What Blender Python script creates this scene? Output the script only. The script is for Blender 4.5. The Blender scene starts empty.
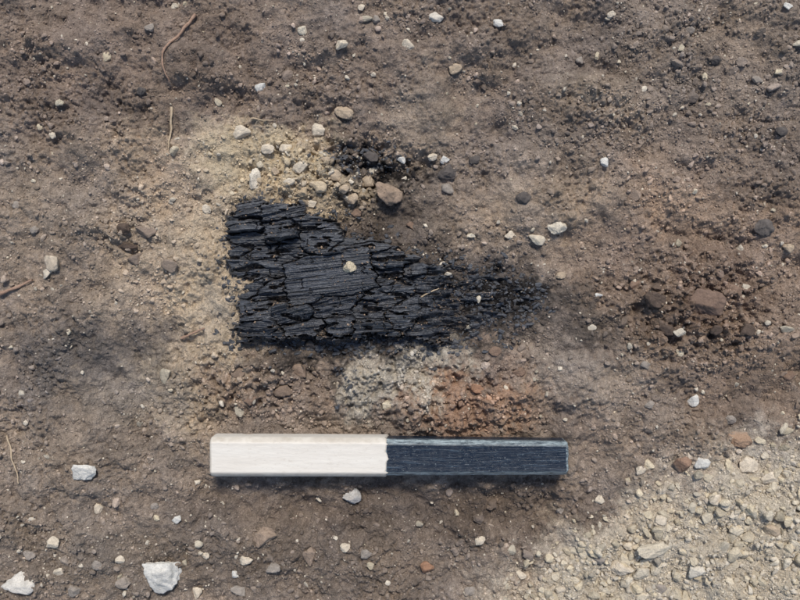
import bpy, bmesh, math, random
import numpy as np
from mathutils import Vector

# 1 unit = 100 photo pixels at ground level = about 5.6 cm
scene = bpy.context.scene
scene.unit_settings.scale_length = 0.056
rng = np.random.default_rng(7)
CAMH = 8.0

def PX(px, z=0.0): return (np.asarray(px, float)-400.0)/100.0*(CAMH-z)/CAMH
def PY(py, z=0.0): return (300.0-np.asarray(py, float))/100.0*(CAMH-z)/CAMH

def lin(c):
    c = np.asarray(c, float)/255.0
    return np.where(c <= 0.04045, c/12.92, ((c+0.055)/1.055)**2.4)

# ---------------------------------------------------------------- noise
def _hash(ix, iy, seed):
    h = (ix.astype(np.int64)*374761393 + iy.astype(np.int64)*668265263 + seed*974634777) & 0xffffffff
    h = ((h ^ (h >> 13))*1274126177) & 0xffffffff
    h = ((h ^ (h >> 16))*2246822519) & 0xffffffff
    h = h ^ (h >> 15)
    return (h & 0xffffff)/float(0x1000000)

def perlin(x, y, seed=0):
    xi = np.floor(x); yi = np.floor(y)
    xf = x-xi; yf = y-yi
    u = xf*xf*xf*(xf*(xf*6-15)+10); v = yf*yf*yf*(yf*(yf*6-15)+10)
    def g(ox, oy):
        a = _hash(xi+ox, yi+oy, seed)*2*np.pi
        return np.cos(a)*(xf-ox)+np.sin(a)*(yf-oy)
    a = g(0, 0); b = g(1, 0); c = g(0, 1); d = g(1, 1)
    return ((a*(1-u)+b*u)*(1-v)+(c*(1-u)+d*u)*v)*1.5

def fbm(x, y, octv=4, seed=0, gain=0.5):
    s = 0; a = 1.0; f = 1.0
    for i in range(octv):
        s = s+a*perlin(x*f+i*17.3, y*f-i*9.1, seed+i*31)
        a *= gain; f *= 2.03
    return s

def bumps(x, y, cell, seed, prob=1.0, rmin=0.25, rmax=0.6):
    """union of hemispherical crumbs"""
    X = x/cell; Y = y/cell
    xi = np.floor(X); yi = np.floor(Y)
    out = np.zeros_like(X)
    for ox in (-1, 0, 1):
        for oy in (-1, 0, 1):
            cx = xi+ox; cy = yi+oy
            jx = cx+_hash(cx, cy, seed); jy = cy+_hash(cx, cy, seed+1)
            r = rmin+(rmax-rmin)*_hash(cx, cy, seed+2)**2
            on = _hash(cx, cy, seed+3) < prob
            d2 = (X-jx)**2+(Y-jy)**2
            h = np.sqrt(np.maximum(0, r*r-d2))*on
            out = np.maximum(out, h)
    return out*cell

def sstep(a, b, t):
    t = np.clip((t-a)/(b-a), 0, 1)
    return t*t*(3-2*t)

def blob(px, py, cx, cy, rx, ry, ang=0, hard=0.35):
    a = math.radians(ang); dx = px-cx; dy = py-cy
    u = (dx*math.cos(a)+dy*math.sin(a))/rx; v = (-dx*math.sin(a)+dy*math.cos(a))/ry
    d = np.sqrt(u*u+v*v)
    return 1-sstep(hard, 1.35, d)

def cap(c, m):
    """limit brightness without shifting hue"""
    k = np.minimum(1, m/np.maximum(c.max(-1, keepdims=True), 1e-6))
    return np.clip(c*k, .004, m)

# ---------------------------------------------------------------- colour map
def gravel_mask(px, py):
    line = 612-0.60*(px-455)+np.where(px > 640, 0.20*(px-640), 0)
    return sstep(-42, 44, py-line)*sstep(430, 540, px)

COL = [  # cx,cy,rx,ry,ang,color,strength
 (110,60,260,110,0,(112,98,88),.9), (430,70,190,90,0,(112,99,89),.9), (690,70,180,100,0,(115,103,93),.9),
 (720,260,150,130,0,(120,103,90),.9), (700,205,80,30,20,(140,120,103),.75),
 (50,220,130,90,0,(124,111,99),.8), (195,262,92,165,0,(150,134,116),.9), (212,290,44,125,0,(166,149,127),.9), (175,385,95,40,-8,(154,139,120),.85),
 (180,160,70,50,0,(140,124,108),.75), (268,165,92,46,15,(180,163,136),.92), (330,195,45,25,10,(160,143,119),.8),
 (90,352,95,46,-8,(90,84,80),.92), (120,400,60,25,0,(98,90,84),.6), (50,450,80,60,0,(122,109,97),.8), (150,455,60,20,5,(98,89,81),.55),
 (205,80,60,26,10,(104,91,82),.7), (560,35,90,40,0,(108,97,89),.6), (130,105,60,18,-8,(98,87,79),.6), (560,152,60,18,12,(100,90,82),.55),  # first patch paints the dip's shade into the soil colour
 (425,120,34,60,15,(132,119,106),.6), (600,100,60,26,0,(126,114,102),.5), (545,210,70,34,-10,(138,122,106),.65),
 (470,225,70,22,15,(116,103,91),.7),
 (590,375,70,38,0,(126,115,105),.65), (650,315,80,40,10,(102,87,75),.8), (740,385,85,45,0,(110,94,81),.8),
 (700,300,60,36,0,(96,79,68),.7),(780,150,60,50,0,(106,95,87),.7),
 (400,512,270,40,0,(88,77,69),.9), (130,560,210,55,0,(110,99,89),.9), (330,565,170,45,0,(100,89,80),.8),
 (265,385,80,40,0,(122,106,93),.9), (560,425,70,20,0,(120,105,93),.7),
 (466,406,74,26,-4,(136,109,90),.9), (490,368,50,22,-10,(114,98,87),.7),
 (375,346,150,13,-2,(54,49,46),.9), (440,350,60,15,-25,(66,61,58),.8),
 (400,380,62,36,-24,(158,150,138),.95), (368,408,34,24,-10,(146,137,124),.9),
 (500,302,86,42,6,(50,47,46),1.0), (560,318,50,20,8,(82,74,68),.6), (346,380,9,36,10,(70,64,60),.8), (412,372,7,26,35,(84,78,73),.7),
 (366,162,58,23,5,(48,44,43),1.0), (405,205,70,26,25,(84,76,70),.7), (340,275,118,74,5,(54,48,44),.9),
 (465,255,60,16,15,(82,74,69),.8),
 (428,292,16,10,0,(114,101,91),.7), (452,305,14,8,0,(104,93,84),.6), (405,262,18,6,15,(104,93,84),.6),
]
def ground_color(px, py):
    wx = px+26*fbm(px/70, py/70, 5, 11, .62)+12*fbm(px/9, py/9, 3, 12, .75)
    wy = py+22*fbm(px/70, py/70, 5, 15, .62)+12*fbm(px/9, py/9, 3, 16, .75)
    c = np.empty(px.shape+(3,)); c[:] = lin((122,109,98))
    for (cx, cy, rx, ry, an, col, st) in COL:
        w = (blob(wx, wy, cx, cy, rx, ry, an)*st)[..., None]
        c = c*(1-w)+lin(col)*w
    w = (gravel_mask(wx, wy)*0.92)[..., None]
    c = c*(1-w)+lin((178,167,150))*w
    n = fbm(px/45, py/45, 6, 21, .65); n2 = fbm(px/6, py/6, 3, 22, .7)
    k = 1+0.20*n+0.20*n2
    c = c*np.clip(k, .5, 1.7)[..., None]
    t = fbm(px/60, py/60, 4, 25)
    c[..., 0] *= 1+0.03*t; c[..., 2] *= 1-0.05*t
    g = c.mean(-1, keepdims=True)
    c = c*.94+g*.06
    return cap(c*np.array([1.90, 1.90, 1.86])*np.clip(g/.05, .5, 1), .64)

HB = [  # cx,cy,rx,ry,ang,height
 (366,166,58,24,5,-.12), (200,66,50,18,15,.08), (195,96,45,14,10,-.04), (130,5,60,18,0,-.07), (60,45,60,25,20,.08),
 (400,505,230,26,0,-.16), (400,382,56,40,-24,.09), (465,408,56,20,-4,.11), (265,385,70,32,0,.08),
 (700,300,60,40,0,.10), (640,280,40,20,0,-.06), (270,160,70,40,15,.06), (95,350,90,40,0,-.06),
 (600,95,70,24,0,.08), (430,110,30,60,15,.07), (545,205,60,30,0,.08),
 (700,205,90,26,20,.09), (740,245,80,18,15,-.06), (590,375,60,30,0,.06), (346,385,9,40,10,-.06), (412,372,6,26,35,-.05), (520,335,60,18,0,-.05),
 (480,45,80,20,-15,.08), (650,160,60,16,25,-.05), (90,140,70,18,-10,.07), (60,180,60,14,0,-.04),
]
BARBOT = 0.03
def height(x, y):
    px = x*100+400; py = 300-y*100
    far = np.sqrt(x*x+y*y)
    near = 1-sstep(6.0, 9.0, far)
    h = 0.10*fbm(x/1.9, y/1.9, 3, 41)+0.08*fbm(x/.6, y/.6, 3, 44)*near
    wx = px+14*fbm(px/40, py/40, 3, 51); wy = py+12*fbm(px/40, py/40, 3, 52)
    for (cx, cy, rx, ry, an, hh) in HB:
        h = h+hh*blob(wx, wy, cx, cy, rx, ry, an, .2)
    g = gravel_mask(wx, wy)
    h = h+0.07*g
    rough = np.clip(.75+1.1*fbm(x/.8, y/.8, 2, 61), .22, 1.6)
    cl = np.clip(blob(wx, wy, 265, 385, 85, 38)+blob(wx, wy, 465, 400, 75, 35)+blob(wx, wy, 690, 310, 100, 60)+blob(wx, wy, 370, 170, 70, 40)+.8*blob(wx,wy,400,382,66,48)+.6*blob(wx,wy,300,180,80,40), 0, 1)
    r = np.abs(fbm(x/.16, y/.16, 3, 63, .6))
    h = h+near*(rough*(0.5*bumps(x, y, .10, 71, .5)+.5*bumps(x+3, y+1, .055, 75, .8)+.4*bumps(x+3, y+9, .033, 77, .8)+.018*fbm(x/.05, y/.05, 2, 65, .8))
                + cl*(.12*(0.5-r)+.5*bumps(x+7, y, .2, 79, .5)) + g*.35*bumps(x, y+5, .11, 83, .7))
    h = h+near*(.045*fbm(x/.22, y/.22, 3, 67, .55)-.03*np.abs(fbm(x/.35+9, y/.35, 3, 69)))
    inside = sstep(206, 212, px)*(1-sstep(566, 572, px))*sstep(434, 440, py)*(1-sstep(474, 480, py))
    h = np.where(inside > 0, h*(1-inside)+np.minimum(h, BARBOT+.01)*inside, h)
    return h

def axis(lo, hi, step):
    core = np.arange(lo, hi+step*.5, step)
    g2 = np.cumsum(np.geomspace(.02, 60, 46))
    return np.concatenate([lo-g2[::-1], core, hi+g2])

def mesh_from(name, V, F, mat, cols=None, smooth=True, extra=None):
    me = bpy.data.meshes.new(name)
    k = F.shape[1]
    me.vertices.add(len(V)); me.vertices.foreach_set("co", V.astype(np.float32).ravel())
    me.loops.add(F.size); me.loops.foreach_set("vertex_index", F.astype(np.int32).ravel())
    me.polygons.add(len(F)); me.polygons.foreach_set("loop_start", (np.arange(len(F))*k).astype(np.int32))
    me.update(calc_edges=True)
    me.polygons.foreach_set("use_smooth", np.full(len(F), smooth, dtype=bool))
    if cols is not None:
        a = me.color_attributes.new("Col", 'FLOAT_COLOR', 'POINT')
        cc = np.ones((len(V), 4), np.float32); cc[:, :3] = cols
        a.data.foreach_set("color", cc.ravel())
    if extra:
        for nm, arr in extra.items():
            a = me.attributes.new(nm, 'FLOAT', 'POINT'); a.data.foreach_set("value", arr.astype(np.float32))
    me.materials.append(mat)
    ob = bpy.data.objects.new(name, me)
    scene.collection.objects.link(ob)
    return ob

# ---------------------------------------------------------------- materials
class NT:
    def __init__(s, name):
        s.m = bpy.data.materials.new(name); s.m.use_nodes = True
        s.t = s.m.node_tree; s.n = s.t.nodes; s.l = s.t.links
        s.b = s.n['Principled BSDF']
        s.tc = s.n.new('ShaderNodeTexCoord')
    def noise(s, scale, det=4, rough=.6, vec=None, dist=0):
        n = s.n.new('ShaderNodeTexNoise'); n.inputs['Scale'].default_value = scale
        n.inputs['Detail'].default_value = det; n.inputs['Roughness'].default_value = rough
        n.inputs['Distortion'].default_value = dist
        s.l.new(vec or s.tc.outputs['Object'], n.inputs['Vector']); return n.outputs['Fac']
    def voro(s, scale, vec=None, out='Distance', feat='F1'):
        n = s.n.new('ShaderNodeTexVoronoi'); n.feature = feat; n.inputs['Scale'].default_value = scale
        s.l.new(vec or s.tc.outputs['Object'], n.inputs['Vector']); return n.outputs[out]
    def mapr(s, v, a, b, c, d):
        n = s.n.new('ShaderNodeMapRange'); n.inputs[1].default_value = a; n.inputs[2].default_value = b
        n.inputs[3].default_value = c; n.inputs[4].default_value = d; s.l.new(v, n.inputs[0]); return n.outputs[0]
    def math(s, op, a, b):
        n = s.n.new('ShaderNodeMath'); n.operation = op
        for i, q in enumerate((a, b)):
            if isinstance(q, (int, float)): n.inputs[i].default_value = q
            else: s.l.new(q, n.inputs[i])
        return n.outputs[0]
    def mix(s, f, a, b, mode='MIX'):
        n = s.n.new('ShaderNodeMix'); n.data_type = 'RGBA'; n.blend_type = mode
        for i, q in ((0, f), (6, a), (7, b)):
            if isinstance(q, (int, float)): n.inputs[i].default_value = q
            elif isinstance(q, tuple): n.inputs[i].default_value = q+(1,) if len(q) == 3 else q
            else: s.l.new(q, n.inputs[i])
        return n.outputs[2]
    def scale(s, col, v):
        n = s.n.new('ShaderNodeVectorMath'); n.operation = 'SCALE'; s.l.new(col, n.inputs[0]); s.l.new(v, n.inputs['Scale']); return n.outputs[0]
    def attr(s, name, out='Color'):
        n = s.n.new('ShaderNodeAttribute'); n.attribute_name = name; return n.outputs[out]
    def mapping(s, sc=(1,1,1), rot=(0,0,0)):
        n = s.n.new('ShaderNodeMapping'); n.inputs['Scale'].default_value = sc; n.inputs['Rotation'].default_value = rot
        s.l.new(s.tc.outputs['Object'], n.inputs['Vector']); return n.outputs[0]
    def bump(s, h, dist, strength=1.0):
        n = s.n.new('ShaderNodeBump'); n.inputs['Distance'].default_value = dist; n.inputs['Strength'].default_value = strength
        s.l.new(h, n.inputs['Height']); s.l.new(n.outputs[0], s.b.inputs['Normal'])
    def col(s, c):
        if isinstance(c, tuple): s.b.inputs['Base Color'].default_value = c+(1,)
        else: s.l.new(c, s.b.inputs['Base Color'])
    def rough(s, r, spec=.3):
        if isinstance(r, (int, float)): s.b.inputs['Roughness'].default_value = r
        else: s.l.new(r, s.b.inputs['Roughness'])
        s.b.inputs['Specular IOR Level'].default_value = spec

s = NT('soil'); c = s.attr('Col')
k = s.math('MULTIPLY', s.mapr(s.noise(22, 6, .75), .3, .7, .76, 1.24), s.mapr(s.noise(90, 3, .7), .3, .7, .62, 1.38))
c = s.scale(c, k)
spk = s.mapr(s.voro(30), .05, .16, 1, 0)
sel = s.mapr(s.voro(30, out='Color'), .66, .70, 0, 1)
c = s.mix(s.math('MULTIPLY', s.math('MULTIPLY', spk, sel), .5), c, (.50, .46, .39))
s.col(c); s.rough(.95, .06)
hh = s.math('ADD', s.math('MULTIPLY', s.voro(38), -.7), s.math('MULTIPLY', s.noise(75, 5, .75), 1.3))
s.bump(hh, .020, 1.0)
M_SOIL = s.m

def stone_mat(name, amp=.3, bumpd=.02, sc=14):
    s = NT(name)
    c = s.attr('Col')
    k = s.math('MULTIPLY', s.mapr(s.noise(sc, 5, .7), .3, .7, 1-amp, 1+amp*.5), s.mapr(s.noise(sc*6, 3, .6), .3, .7, .82, 1.12))
    c = s.scale(c, k); s.col(c); s.rough(.9, .1)
    s.bump(s.noise(sc*2.2, 6, .75), bumpd, .9)
    return s.m
M_STONE = stone_mat('limestone', bumpd=.025, amp=.24)
M_CRUMB = stone_mat('crumb_soil', bumpd=.012, sc=30)

s = NT('charcoal')
mp = s.mapping((1.6, 34, 8), (0, 0, math.radians(-6)))
fib = s.noise(1.6, 6, .7, mp, .15)
dust = s.attr('dust', 'Fac')
base = s.mix(s.mapr(fib, .38, .68, 0, 1), (.010, .011, .014), (.085, .092, .108))  # pale fibre tone has the bluish sheen painted into it
dn = s.math('MULTIPLY', dust, s.mapr(s.noise(16, 5, .7), .38, .62, .1, 1))
base = s.mix(dn, base, (.20, .168, .138))
s.col(base)
s.l.new(s.math('ADD', s.mapr(s.noise(9, 4, .7), .3, .7, .30, .50), s.math('MULTIPLY', dn, .4)), s.b.inputs['Roughness'])
s.b.inputs['Specular IOR Level'].default_value = .9
s.bump(s.math('ADD', fib, s.math('MULTIPLY', s.noise(60, 3, .7), .2)), .018, .9)
M_CHAR = s.m

# ---------------------------------------------------------------- ground sheet
STEP = 0.0088
xs = axis(-4.75, 4.75, STEP); ys = axis(-3.7, 3.7, STEP)
GX, GY = np.meshgrid(xs, ys)
GZ = height(GX, GY)
gc = ground_color(GX*100+400, 300-GY*100)
ny, nx = GX.shape
V = np.stack([GX.ravel(), GY.ravel(), GZ.ravel()], 1)
idx = np.arange(nx*ny).reshape(ny, nx)
F = np.stack([idx[:-1, :-1].ravel(), idx[:-1, 1:].ravel(), idx[1:, 1:].ravel(), idx[1:, :-1].ravel()], 1)
mesh_from('ground', V, F, M_SOIL, gc.reshape(-1, 3))

def H(x, y):
    x = np.asarray(x, float); y = np.asarray(y, float)
    fx = np.interp(x, xs, np.arange(nx)); fy = np.interp(y, ys, np.arange(ny))
    ix = np.clip(fx.astype(int), 0, nx-2); iy = np.clip(fy.astype(int), 0, ny-2)
    tx = fx-ix; ty = fy-iy
    return (GZ[iy, ix]*(1-tx)+GZ[iy, ix+1]*tx)*(1-ty)+(GZ[iy+1, ix]*(1-tx)+GZ[iy+1, ix+1]*tx)*ty

# ---------------------------------------------------------------- rocks
def ico(sub):
    bm = bmesh.new(); bmesh.ops.create_icosphere(bm, subdivisions=sub, radius=1)
    v = np.array([q.co[:] for q in bm.verts]); f = np.array([[w.index for w in q.verts] for q in bm.faces]); bm.free()
    return v/np.linalg.norm(v, axis=1, keepdims=True), f
ICO = {i: ico(i) for i in (1, 2, 3, 4, 5)}
def rockshape(sub, r, nplanes=11, soft=.0):
    v, f = ICO[sub]
    n = r.normal(size=(nplanes, 3)); n /= np.linalg.norm(n, axis=1, keepdims=True)
    d = r.uniform(.46, .95, nplanes)
    dots = v@n.T
    t = np.where(dots > .05, d/np.maximum(dots, .05), 9)
    rad = np.minimum(t.min(1), 1.15)
    if soft: rad = rad*(1-soft)+soft*.9
    ph = r.uniform(0, 6, 6)
    rad = rad*(1+.06*np.sin(v[:, 0]*4+ph[0])*np.sin(v[:, 1]*5+ph[1])+.04*np.sin(v[:, 2]*7+ph[2])*np.sin(v[:, 0]*6+ph[3]))
    if sub >= 3:
        rad = rad*(1+.08*fbm(v[:, 0]*3+v[:, 2]*2.3+ph[4], v[:, 1]*3-v[:, 2]*1.7+ph[5], 4, 5))
    return v*rad[:, None], f
def scatter(name, x, y, rad, col, mat, sub, nproto=24, flat=(.55, .95), elong=(.75, 1.3), sink=.25, smooth=False, zoff=None, align=None, soft=0.):
    n = len(x); pv = []
    for i in range(nproto):
        q, f = rockshape(sub, rng, int(rng.integers(7, 12)), soft); pv.append(q)
    pv = np.array(pv); nv = pv.shape[1]
    P = pv[rng.integers(0, nproto, n)]
    sx = rad*rng.uniform(elong[0], elong[1], n); sy = rad*rng.uniform(elong[0]*.9, 1.0, n); sz = rad*rng.uniform(flat[0], flat[1], n)
    a = rng.uniform(0, 6.283, n) if align is None else align
    P = P*np.stack([sx, sy, sz], 1)[:, None, :]
    tl = rng.normal(0, .25, n); ct, st = np.cos(tl)[:, None], np.sin(tl)[:, None]
    X = P[:, :, 0]; Y = P[:, :, 1]*ct-P[:, :, 2]*st; Z = P[:, :, 1]*st+P[:, :, 2]*ct
    ca, sa = np.cos(a)[:, None], np.sin(a)[:, None]
    X2 = X*ca-Y*sa; Y2 = X*sa+Y*ca
    z0 = H(x, y) if zoff is None else zoff
    z0 = z0+sz*(1-2*sink)
    VV = np.stack([X2+x[:, None], Y2+y[:, None], Z+z0[:, None]], 2).reshape(-1, 3)
    FF = (f[None]+(np.arange(n)*nv)[:, None, None]).reshape(-1, 3)
    CC = np.repeat(col, nv, axis=0)
    ex = {'dust': np.repeat(rng.uniform(0, .5, n)**2, nv)} if mat is M_CHAR else None
    return mesh_from(name, VV, FF, mat, CC, smooth, ex)

CH_POLY = np.array([(228,214),(234,212),(235,204),(246,200),(264,199),(266,203),(286,204),(304,206),(306,212),(322,216),(338,224),(346,235),(366,238),(388,243),(402,252),(428,258),(448,268),
    (470,266),(500,268),(520,276),(536,288),(545,300),(532,310),(512,312),(492,318),(472,326),(456,342),(438,348),(410,340),(372,338),(345,341),(318,337),(285,342),(262,340),(238,347),
    (234,330),(241,315),(237,300),(240,285),(233,276),(226,262),(229,248),(225,238)], float)
def poly_sd(px, py, poly):
    d = np.full(px.shape, 1e9); ins = np.zeros(px.shape, bool)
    n = len(poly)
    for i in range(n):
        x1, y1 = poly[i]; x2, y2 = poly[(i+1) % n]
        ex, ey = x2-x1, y2-y1
        t = np.clip(((px-x1)*ex+(py-y1)*ey)/(ex*ex+ey*ey), 0, 1)
        d = np.minimum(d, np.hypot(px-x1-t*ex, py-y1-t*ey))
        if y1 != y2:
            c = ((y1 > py) != (y2 > py)) & (px < (x2-x1)*(py-y1)/(y2-y1)+x1)
            ins ^= c
    return np.where(ins, d, -d)

def barmask(px, py, m=3):
    return (px > 208-m) & (px < 570+m) & (py > 435-m) & (py < 479+m)

def density(px, py):
    d = .26+.75*np.clip(fbm(px/55, py/55, 4, 91)+.22, 0, 1.5)
    d = d+.65*gravel_mask(px, py)
    d = d+.6*blob(px, py, 330, 170, 90, 50)+.7*blob(px, py, 690, 300, 110, 60)+.4*blob(px, py, 60, 560, 120, 50)+.35*blob(px, py, 150, 240, 70, 50)
    d = d+.5*blob(px, py, 265, 385, 80, 40)+.35*blob(px, py, 470, 400, 80, 40)+.45*blob(px, py, 700, 100, 160, 120)+.3*blob(px,py,340,560,200,50)
    d = d-.4*blob(px, py, 430, 110, 30, 60, 15)-.3*blob(px, py, 590, 370, 60, 35)-.3*blob(px, py, 205, 310, 50, 110)-.3*blob(px,py,550,205,60,25)-.2*blob(px,py,90,350,90,45)
    return np.clip(d, .03, 2)

def sample(n, fn=density, clear=True):
    X = []; Y = []; tot = 0
    while tot < n:
        x = rng.uniform(-5.6, 5.6, n*2); y = rng.uniform(-4.5, 4.5, n*2)
        px = x*100+400; py = 300-y*100
        k = rng.uniform(0, 1.6, len(x)) < fn(px, py)
        k &= ~barmask(px, py)
        if clear:
            k &= poly_sd(px, py, CH_POLY) < np.where(px > 415, 40, 1)
        X.append(x[k]); Y.append(y[k]); tot += k.sum()
    return np.concatenate(X)[:n], np.concatenate(Y)[:n]

def crumbcol(x, y, lightp=.06, var=.2):
    px = x*100+400; py = 300-y*100
    c = ground_color(px, py)
    n = len(x)
    c = c*np.exp(rng.normal(.06, var, n))[:, None]
    g = gravel_mask(px, py)
    lp = lightp+.30*g+.12*blob(px, py, 290, 165, 90, 45)+.05*blob(px, py, 60, 560, 150, 60)
    lp = lp*(1-.8*blob(px, py, 490, 300, 80, 40))
    L = rng.uniform(size=n) < lp
    lc = lin((212,200,180))*np.exp(rng.normal(0, .22, n))[:, None]
    c = np.where(L[:, None], lc, c)
    return cap(c, .78)

x, y = sample(85000); r_ = .006+.010*rng.power(1, 85000)**2.4
scatter('soil_grains', x, y, r_, crumbcol(x, y, .04), M_CRUMB, 1, 40, smooth=False)
x, y = sample(11000, lambda px, py: density(px, py)**1.3); r_ = .013+.022*rng.uniform(size=11000)**3
scatter('soil_crumbs', x, y, r_, crumbcol(x, y, .07), M_CRUMB, 2, 40, smooth=False, soft=.1)
x, y = sample(520, lambda px, py: density(px, py)**2*.6); r_ = .026+.04*rng.uniform(size=520)**3
scatter('soil_clods', x, y, r_, crumbcol(x, y, .10), M_CRUMB, 3, 30, smooth=False, sink=.4)
NG = 4000
x, y = sample(NG, lambda px, py: gravel_mask(px, py)**1.3*(.9+.8*fbm(px/40, py/40, 3, 95))+.010); r_ = .011+.055*rng.uniform(size=NG)**3.6
cc = lin((220,208,186))*np.exp(rng.normal(0, .2, NG))[:, None]; wm = rng.uniform(0, 1, NG)[:, None]; cc = cc*(1+wm*np.array([.03, -.02, -.12]))
scatter('gravel', x, y, r_, cap(cc, .80), M_STONE, 3, 40, smooth=False, sink=.32)

# ---------------------------------------------------------------- individual stones
W = (236,231,220); CR = (224,209,186); TN = (194,174,149); GR = (166,155,143); DG = (104,97,92); BR = (144,121,104); OR = (168,130,104); DB = (102,88,78)
ST = [(84,472,24,19,W),(164,575,40,34,W),(19,584,34,24,(226,219,207)),(435,17,15,12,(228,218,202)),(407,44,13,13,CR),(498,24,11,8,W),
 (455,70,14,11,TN),(341,44,12,12,CR),(342,112,20,14,TN),(318,130,14,14,CR),(285,149,13,11,CR),(243,132,19,13,CR),(261,87,11,9,W),
 (402,160,8,8,W),(432,157,10,8,CR),(388,192,27,24,(168,146,126)),(367,180,16,13,TN),(352,200,14,11,TN),(447,188,14,11,GR),(447,172,20,16,DG),
 (557,229,20,15,(232,220,198)),(536,239,18,11,(224,210,186)),(510,236,11,9,CR),(605,163,9,10,W),(52,262,17,16,(206,190,168)),(351,497,19,17,(196,191,184)),
 (178,519,10,8,W),(197,592,11,14,CR),(98,507,9,11,CR),(51,543,14,13,CR),(97,565,11,10,GR),(263,537,24,19,(168,147,128)),(310,556,15,19,(158,139,122)),
 (272,568,14,11,GR),(428,567,15,13,OR),(705,304,40,30,(132,111,97)),(764,227,20,18,(110,103,98)),(693,400,11,14,W),(703,462,16,13,W),(748,468,20,18,CR),
 (683,465,17,18,(158,129,109)),(740,441,26,18,(174,145,121)),(770,478,18,14,CR),(697,571,18,16,(228,218,200)),(654,549,34,14,(216,203,180)),(620,569,26,15,CR),
 (245,560,15,10,CR),(240,591,16,12,GR),(124,582,18,13,(172,159,145)),(787,6,10,8,W),(788,247,11,9,TN),(525,197,16,12,DG),(475,160,12,9,DG),(124,230,16,13,DB),
 (146,231,22,15,(146,130,116)),(136,259,17,12,(148,132,118)),(170,266,16,13,(152,136,121)),(206,210,10,9,CR),(126,246,20,10,DB),(255,180,13,22,(234,223,204)),(268,150,14,11,CR),
 (300,168,16,13,CR),(320,187,15,12,(212,192,162)),(302,192,13,11,(202,179,147)),(335,176,13,12,TN),(372,158,16,11,DG),(650,405,10,8,GR),(668,330,18,13,DB),(655,299,22,16,DB),
 (735,290,16,12,BR),(745,330,18,14,DB),(790,375,14,10,BR),(730,420,12,10,GR),(600,560,12,11,GR),(480,540,11,9,CR),(365,553,12,10,GR),(345,548,11,9,CR),(205,555,9,8,CR),(155,505,8,7,GR),
 (30,555,13,11,GR),(75,590,15,12,GR),(60,572,11,9,CR),(150,28,11,9,GR),(140,90,10,8,DG),(715,60,13,10,DG),(757,80,11,9,GR),(690,30,10,8,GR),(780,130,13,10,DG),(580,60,9,8,GR),(120,560,10,9,CR),
 (645,365,11,9,GR),(633,285,12,9,BR),(560,275,10,8,TN),(495,352,13,10,BR),(520,372,14,10,BR),(300,372,17,13,(150,130,113)),(282,392,18,14,(140,121,105)),(240,372,15,11,(146,127,110)),(250,400,13,10,BR),
 (310,345,12,9,DG),(598,295,8,5,W),(715,330,13,10,DB),(478,388,15,10,OR),(660,520,13,10,CR),(600,500,10,9,CR),(560,510,9,8,GR),(35,230,10,8,GR),(150,575,9,8,CR),
 (362,8,8,7,CR),(375,20,9,8,GR),(612,15,9,7,CR),(235,575,10,8,W),(445,160,9,8,W),(52,135,8,7,CR),(15,205,9,8,GR),(470,590,12,10,GR),(520,575,11,9,CR),
 (288,182,12,9,CR),(345,190,11,9,TN),(312,205,11,8,CR),(275,172,9,8,TN),(358,212,13,9,BR),(326,160,10,8,TN),(410,225,10,8,BR),(640,470,11,9,CR),(715,500,14,11,CR),(660,590,15,12,GR),(560,590,12,9,CR),(770,530,16,12,TN)]
for i, (px, py, w, h, col) in enumerate(ST):
    r = np.random.default_rng(1000+i)
    big = max(w, h)
    v, f = rockshape(5 if big > 18 else 4, r, int(r.integers(8, 13)), .03)
    v = v/np.array([np.ptp(v[:, 0])/2, np.ptp(v[:, 1])/2, np.ptp(v[:, 2])/2])
    hz = .36*min(w, h)/100
    x0 = float(PX(px)); y0 = float(PY(py)); z = float(H(x0, y0))
    rr = max(w, h)/200*.6
    z = max(z, float(np.mean([H(x0+rr*math.cos(t), y0+rr*math.sin(t)) for t in np.arange(0, 6.3, .8)])))
    zc = z+hz*.4
    x0 = float(PX(px, zc)); y0 = float(PY(py, zc))
    ang = r.uniform(-.3, .3)
    v = v*np.array([w/200, h/200, hz])
    ca, sa = math.cos(ang), math.sin(ang)
    v = np.stack([v[:, 0]*ca-v[:, 1]*sa, v[:, 0]*sa+v[:, 1]*ca, v[:, 2]], 1)
    k = 1.08+.12*fbm(v[:, 0]*18+i, v[:, 1]*18+v[:, 2]*9, 3, 7)
    cc = lin(col)[None]*k[:, None]
    dirt = (1-sstep(-.8, .1, v[:, 2]/hz))[:, None]*.6
    gcol = ground_color(np.array([px*1.0]), np.array([py*1.0]))
    cc = cc*(1-dirt)+gcol*dirt
    ob = mesh_from('stone', v, f, M_STONE, cap(cc, .82), True)
    ob.location = (x0, y0, zc)

# ---------------------------------------------------------------- charred wood
cs = .5
cx = np.arange(216, 566, cs); cy = np.arange(192, 360, cs)
CX, CY = np.meshgrid(cx, cy)
th = math.radians(-5)
sd = poly_sd(CX, CY, CH_POLY)
plates = [(248,209),(284,212),(312,222),(246,224),(282,231),(320,238),(243,240),(266,252),(290,247),(238,270),(266,268),(245,290),(270,292),(366,243),(396,258),(388,275),(415,268),(428,284),
 (258,310),(292,316),(262,329),(306,328),(268,340),(335,308),(340,326),(366,312),(372,332),(392,298),(402,320),(418,304),(430,328),(444,302),(450,276),(470,290),(480,274),(474,312),(455,338),(500,288),(498,306),(530,300),(402,286)]
wx = CX+3.0*perlin(CX/16, CY/4, 301)+1.6*perlin(CX/4, CY/3, 303); wy = CY+1.4*perlin(CX/26, CY/5, 302)+.6*perlin(CX/5, CY/5, 304)
F1 = np.full(CX.shape, 1e9); F2 = F1.copy(); ID = np.zeros(CX.shape, int)
pr = np.random.default_rng(5)
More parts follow.
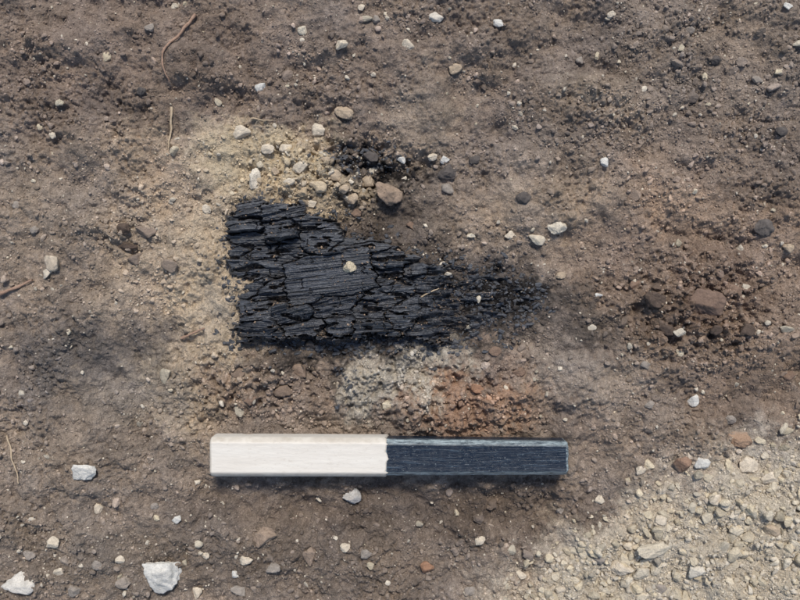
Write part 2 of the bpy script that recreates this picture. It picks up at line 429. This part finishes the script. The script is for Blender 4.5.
for i, (a, b) in enumerate(plates):
    t_ = th+pr.normal(0, .09)
    asp = pr.uniform(.35, .6)
    du = (wx-a)*math.cos(t_)+(wy-b)*math.sin(t_); dv = -(wx-a)*math.sin(t_)+(wy-b)*math.cos(t_)
    d = np.maximum(np.abs(du)*asp, np.abs(dv))-pr.uniform(0, 3)
    nf = d < F1
    F2 = np.where(nf, F1, np.minimum(F2, d)); ID = np.where(nf, i, ID); F1 = np.where(nf, d, F1)
cst = sstep(-.35, .35, perlin(CX/22, CY/14, 305))
crack = (1-sstep(0, 1.7, F2-F1))*(.15+.9*cst)
blk = poly_sd(wx, wy, np.array([(286,264),(310,257),(330,256),(352,250),(369,249),(372,268),(379,288),(345,296),(325,297),(312,303),(291,308),(287,290)], float))
inb = blk > 0
crack = np.where(inb, (1-sstep(0, 1.5, blk))*.4, np.maximum(crack, (1-sstep(0, 2.0, -blk))*.7))
ID = np.where(inb, len(plates), ID)
np_ = len(plates)+1
off = pr.uniform(-.07, .065, np_); off[-1] = .055
tx = pr.normal(0, .0015, np_); ty = pr.normal(0, .0038, np_); tx[-1] = .0004; ty[-1] = -.0010
ga = np.radians(pr.normal(-4, 7, np_)); ga[-1] = math.radians(-7)
pc = np.array(plates+[(330,277)], float)
LX = CX-pc[ID, 0]; LY = CY-pc[ID, 1]
UU = LX*np.cos(ga[ID])+LY*np.sin(ga[ID]); VV = -LX*np.sin(ga[ID])+LY*np.cos(ga[ID])
sdd = ID*13.7
n1 = perlin(UU/75+sdd, VV/1.6, 311)
led = VV/8.0+.4*perlin(UU/60+sdd, VV/12, 312)+.12*perlin(UU/12+sdd, VV/4, 318)
saw = led-np.floor(led)
row = np.floor(led)
rowh = _hash(row, ID+0.0*row, 77)
xcell = UU/(18+26*_hash(row, ID+0.0, 78))+_hash(row, ID+0.0, 79)*5+.10*perlin(CX/3, CY/3, 319)
xf = np.abs((xcell-np.floor(xcell))-.5)*2
xcr = sstep(.90, 1.0, xf)*(_hash(np.floor(xcell+.5), row, 80) < .5)
celh = _hash(np.floor(xcell), row*3+ID, 84)
fine = .013*n1+.008*perlin(UU/40+sdd, VV/1.0, 313)+.003*perlin(UU/3, VV/2, 314)
h = off[ID]+tx[ID]*LX+ty[ID]*LY+.018*(rowh-.5)+.030*(celh-.5)*(celh*3 % 1 > .3)+.016*(saw-.5)+fine-.025*xcr
h = h+.018*fbm(CX/16, CY/6, 3, 341)
hb = .055+tx[ID]*LX+ty[ID]*LY+.018*(rowh-.5)+.010*(saw-.5)+.018*(celh-.5)*(celh*3 % 1 > .5)+fine*.9-.02*xcr
h = np.where(inb, hb, h)
h = h-.07*crack
hole = sstep(.34, .60, fbm(CX/24, CY/8, 3, 351))*np.where(inb, 0, 1)
h = h-.09*hole+.02*hole*perlin(CX/2.5, CY/2.5, 352)
dome = .08*np.clip(sd/16, 0, 1)**.7
right = sstep(395, 462, CX)
GXc = PX(CX, .12); GYc = PY(CY, .12)
low = sstep(318, 340, CY)
ex = sd+4.0*perlin(CX/11, CY/3.5, 321)+(2.2+4*low)*perlin(CX/4, CY/2, 322)-2.5*low+5*low*perlin(CX/13, CY/9, 323)
edge = sstep(-1.2, 1.2, ex)
gz = H(GXc, GYc)
zL = .13+dome+h
zR = gz-.004+.085*fbm(CX/16, CY/5, 3, 330)+.22*(h-off[ID])-.035*sstep(470, 545, CX)
zc = zL*(1-right)+zR*right
Z = (gz-.06)*(1-edge)+zc*edge
dustm = np.clip(.45*crack+.3*xcr+.10*(saw < .12)+.9*hole+.9*sstep(.0, .6, fbm(CX/18, CY/7, 3, 333))*(.15+.6*right)+.5*(1-sstep(0, 4, ex)), 0, 1)*.7
dustm = np.where(inb & (blk > 3), dustm*.3, dustm)
cn = Z.shape
Vc = np.stack([GXc.ravel(), GYc.ravel(), Z.ravel()], 1)
ii = np.arange(Z.size).reshape(cn)
keep = (ex[:-1, :-1] > -4)
Fc = np.stack([ii[1:, :-1][keep], ii[1:, 1:][keep], ii[:-1, 1:][keep], ii[:-1, :-1][keep]], 1)
used = np.unique(Fc); remap = np.full(Z.size, -1); remap[used] = np.arange(len(used))
mesh_from('charred_wood', Vc[used], remap[Fc], M_CHAR, None, False, {'dust': dustm.ravel()[used]})
def HC(px, py):
    return Z[int((py-192)/cs), int((px-216)/cs)]
def chd(px, py):
    s_ = poly_sd(px, py, CH_POLY)
    return np.where(s_ < 4, np.exp(-np.abs(s_)/6)*.35, .03)*(s_ > -30)+.4*blob(px, py, 480, 298, 62, 34, 8)+.55*blob(px, py, 364, 160, 46, 18)+.5*blob(px, py, 370, 345, 130, 12)+.2*blob(px, py, 346, 380, 14, 30)
NC = 2200
x, y = sample(NC, chd, False)
scatter('charcoal_fragments', x, y, .006+.022*rng.uniform(size=NC)**3, np.full((NC, 3), .01), M_CHAR, 2, 30, flat=(.4, .8), elong=(.9, 2.2), sink=.42, align=rng.normal(.05, .7, NC))
r = np.random.default_rng(55)
v, f = rockshape(4, r, 12, .1); v = v*np.array([.062, .062, .045])
ob = mesh_from('stone', v, f, M_STONE, np.tile(lin((222,206,176)), (len(v), 1)), True)
zt = HC(350, 268)+.02; ob.location = (float(PX(350, zt)), float(PY(268, zt)), zt)
n = 1300; px = []; py = []
while len(px) < n:
    a = rng.uniform(228, 550); b = rng.uniform(202, 345)
    i0, j0 = int((b-192)/cs), int((a-216)/cs)
    if ex[i0, j0] > 1 and rng.uniform() < .03+1.3*dustm[i0, j0]**1.5: px.append(a); py.append(b)
px = np.array(px); py = np.array(py); zz = np.array([HC(a, b) for a, b in zip(px, py)])
cc = lin((136,118,101))*np.exp(rng.normal(0, .4, n))[:, None]
scatter('soil_specks', PX(px, .12), PY(py, .12), .005+.012*rng.uniform(size=n)**3, cc, M_CRUMB, 1, 20, zoff=zz)

# ---------------------------------------------------------------- scale bar
BT = .27
def bar_mat(name, black):
    s = NT(name)
    e = s.attr('edge', 'Fac')
    if black:
        m1 = s.mapping((1.6, 26, 26), (0, 0, math.radians(4)))
        sc = s.mapr(s.noise(2.2, 6, .75, m1, .4), .54, .76, 0, 1)
        m2 = s.mapping((9, 3, 3), (0, 0, math.radians(35)))
        sm = s.mapr(s.noise(2.5, 5, .7, m2), .45, .7, 0, .7)
        c = s.mix(s.math('MULTIPLY', sc, .8), (.007, .014, .027), (.12, .17, .22))
        c = s.mix(s.math('MULTIPLY', sm, .18), c, (.12, .15, .18))
        spk = s.mapr(s.noise(45, 3, .6), .64, .70, 0, .6)
        c = s.mix(spk, c, (.25, .28, .28))
        w = s.math('MULTIPLY', e, s.mapr(s.noise(7, 5, .8, s.mapping((1, 6, 6))), .40, .62, .1, 1))
        c = s.mix(w, c, (.40, .47, .48))
        s.col(c); s.l.new(s.mapr(s.noise(12, 4, .7), .3, .7, .20, .42), s.b.inputs['Roughness'])
        s.b.inputs['Specular IOR Level'].default_value = .45
        s.bump(s.noise(2.2, 6, .75, m1, .4), .012, .5)
    else:
        n = s.mapr(s.noise(3.5, 6, .7, s.mapping((.6, 3, 3))), .3, .7, 0, 1)
        c = s.mix(n, (.78, .73, .64), (.71, .65, .56))
        d = s.mapr(s.noise(16, 6, .8, s.mapping((1, 2, 2))), .56, .76, 0, .65)
        c = s.mix(d, c, (.46, .39, .31))
        c = s.mix(s.math('MULTIPLY', e, s.mapr(s.noise(5, 4, .7), .35, .6, .25, .8)), c, (.48, .42, .34))
        s.col(c); s.rough(.5, .35)
        s.bump(s.noise(10, 5, .6, s.mapping((.4, 2, 2))), .012, .4)
    return s.m
def bar_part(name, pxa, pxb, w0, w1, y0_, y1_, mat, seed, ragl=0, ragr=0, grow=0):
    hw = .5
    prof = [(-hw, 0, 0), (-hw, .55, 0), (-hw, .74, .4), (-hw+.02, .84, 1), (-hw+.09, .95, .9), (-hw+.115, .985, .5), (-hw+.14, 1, .1)]
    for t in np.linspace(-hw+.17, hw-.17, 14): prof.append((t, 1.0-.012*math.cos(t*3.1), 0))
    prof += [(hw-.14, 1, .1), (hw-.115, .985, .5), (hw-.09, .95, .9), (hw-.02, .84, 1), (hw, .74, .4), (hw, .55, 0), (hw, 0, 0)]
    prof = np.array(prof); m = len(prof)
    N = 220
    t = np.linspace(0, 1, N)
    Vv = []; E = []
    for k_, tt in enumerate(t):
        end = min(tt, 1-tt)*(N-1)
        ins = {0: .014, 1: .004, 2: .001}.get(int(round(end)), 0)
        w = w0+(w1-w0)*tt-ins*2+grow
        hgt = (BT-BARBOT)-ins+grow*.6
        yc = float(PY(y0_+(y1_-y0_)*tt, BT))
        for j, (a, b, e) in enumerate(prof):
            px = pxa+(pxb-pxa)*tt
            if ragl: px = px+ragl*(1-tt)**8*float(perlin(np.array(j*.45+seed), np.array(.5), 5))
            if ragr: px = px+ragr*tt**30*float(perlin(np.array(j*.5+seed), np.array(.3), 6))
            x0 = (px-400)/100*(CAMH-BT)/CAMH
            yy = a*w; zz_ = BARBOT+b*hgt
            nz = .005*e*float(perlin(np.array(px/5.0), np.array(j*1.7+seed), 9))
            Vv.append((x0, yy+nz+yc, zz_+nz)); E.append(e if 2 < k_ < N-3 else .9)
    Vv = np.array(Vv); E = np.array(E)
    I = np.arange(N*m).reshape(N, m)
    Fq = np.stack([I[:-1, :-1].ravel(), I[1:, :-1].ravel(), I[1:, 1:].ravel(), I[:-1, 1:].ravel()], 1)
    ob = mesh_from(name, Vv, Fq, mat, None, True, {'edge': E})
    bm = bmesh.new(); bm.from_mesh(ob.data); bm.verts.ensure_lookup_table()
    bm.faces.new([bm.verts[i] for i in I[0, :][::1]]); bm.faces.new([bm.verts[i] for i in I[-1, ::-1]])
    bm.faces.new([bm.verts[i] for i in (I[0, 0], I[0, -1], I[-1, -1], I[-1, 0])])
    bmesh.ops.recalc_face_normals(bm, faces=bm.faces); bm.to_mesh(ob.data); bm.free()
    return ob
sf = (CAMH-BT)/CAMH
b1 = bar_part('white_section', 209.5, 387.5, .395*sf, .390*sf, 457.6, 458.2, bar_mat('white_paint', False), 1, 0, 3, .006)
b2 = bar_part('black_section', 384.5, 568.5, .372*sf, .342*sf, 458.2, 459, bar_mat('black_paint', True), 4, 0, 1)
em = bpy.data.objects.new('scale_bar', None); scene.collection.objects.link(em)
for b in (b1, b2): b.parent = em

# ---------------------------------------------------------------- roots and twigs
def wood_mat(name, c1, c2):
    s = NT(name); s.col(s.mix(s.mapr(s.noise(30, 4, .7), .3, .7, 0, 1), c1, c2)); s.rough(.8, .25); s.bump(s.noise(60, 4, .7), .01, .8); return s.m
M_ROOT = wood_mat('root_bark', (.26, .16, .11), (.46, .31, .22))
M_STRAW = wood_mat('dry_straw', (.44, .33, .21), (.58, .46, .32))
def strand(name, pts, rad, mat, lift=.012, seed=0):
    cu = bpy.data.curves.new(name, 'CURVE'); cu.dimensions = '3D'; cu.bevel_depth = 1; cu.bevel_resolution = 3
    P = np.array(pts, float)
    dd = np.concatenate([[0], np.cumsum(np.hypot(*np.diff(P, axis=0).T))]); n = max(8, int(dd[-1]/4))
    tt = np.linspace(0, dd[-1], n); X = np.interp(tt, dd, P[:, 0]); Y = np.interp(tt, dd, P[:, 1])
    X = np.convolve(np.pad(X, 2, 'edge'), np.ones(5)/5, 'valid'); Y = np.convolve(np.pad(Y, 2, 'edge'), np.ones(5)/5, 'valid')
    X = X+1.0*perlin(tt/9, tt*0+seed+.5, 8); Y = Y+.7*perlin(tt/7, tt*0+seed+.2, 3)
    xx, yy = PX(X, .05), PY(Y, .05); zz = np.maximum(H(xx, yy), np.convolve(np.pad(H(xx, yy), 2, 'edge'), np.ones(5)/5, 'valid'))+rad+lift
    sp = cu.splines.new('POLY'); sp.points.add(n-1)
    for i in range(n):
        sp.points[i].co = (xx[i], yy[i], zz[i], 1); sp.points[i].radius = rad*(1-.55*i/n)*(1+.15*math.sin(i*1.7))
    cu.materials.append(mat)
    ob = bpy.data.objects.new(name, cu); scene.collection.objects.link(ob); return ob
strand('root', [(196,10),(188,22),(180,36),(168,48),(163,60),(167,74),(170,84)], .017, M_ROOT, seed=1)
strand('root', [(171,104),(171,120),(169,136),(168,151)], .014, M_STRAW, seed=2)
strand('twig', [(-6,295),(8,290),(20,284),(32,279)], .020, M_ROOT, seed=3)
strand('twig', [(176,340),(190,334),(207,327)], .015, M_ROOT, .025, seed=4)
strand('dry_grass_stem', [(2,434),(8,450),(13,466),(18,487)], .010, M_STRAW, seed=5)
strand('root', [(418,300),(424,294),(432,292),(440,287)], .009, M_STRAW, .05, seed=6)
strand('root', [(250,118),(262,121),(275,120)], .008, M_STRAW, seed=7)

# ---------------------------------------------------------------- light
EL = math.radians(57); AZ = math.radians(8)   # azimuth measured from +Y towards +X
w = bpy.data.worlds.new("World"); scene.world = w; w.use_nodes = True
nt = w.node_tree; sky = nt.nodes.new('ShaderNodeTexSky'); sky.sky_type = 'NISHITA'; sky.sun_disc = False
sky.sun_elevation = EL; sky.sun_rotation = AZ
bg = nt.nodes['Background']; bg.inputs['Strength'].default_value = .13
nt.links.new(sky.outputs[0], bg.inputs[0])
L = bpy.data.lights.new('sun', 'SUN'); L.energy = 3.1; L.angle = math.radians(12); L.color = (1, .945, .865)
lo = bpy.data.objects.new('sun', L); scene.collection.objects.link(lo)
d = Vector((math.sin(AZ)*math.cos(EL), math.cos(AZ)*math.cos(EL), math.sin(EL)))
lo.rotation_euler = d.to_track_quat('Z', 'Y').to_euler()

cam = bpy.data.cameras.new('camera'); co = bpy.data.objects.new('camera', cam); scene.collection.objects.link(co)
co.location = (0, 0, CAMH); co.rotation_euler = (0, 0, 0)
cam.sensor_width = 36; cam.lens = 36*CAMH/8.0; cam.clip_start = .01; cam.clip_end = 3000
scene.camera = co
scene.view_settings.view_transform = 'Standard'; scene.view_settings.look = 'None'; scene.view_settings.exposure = 0
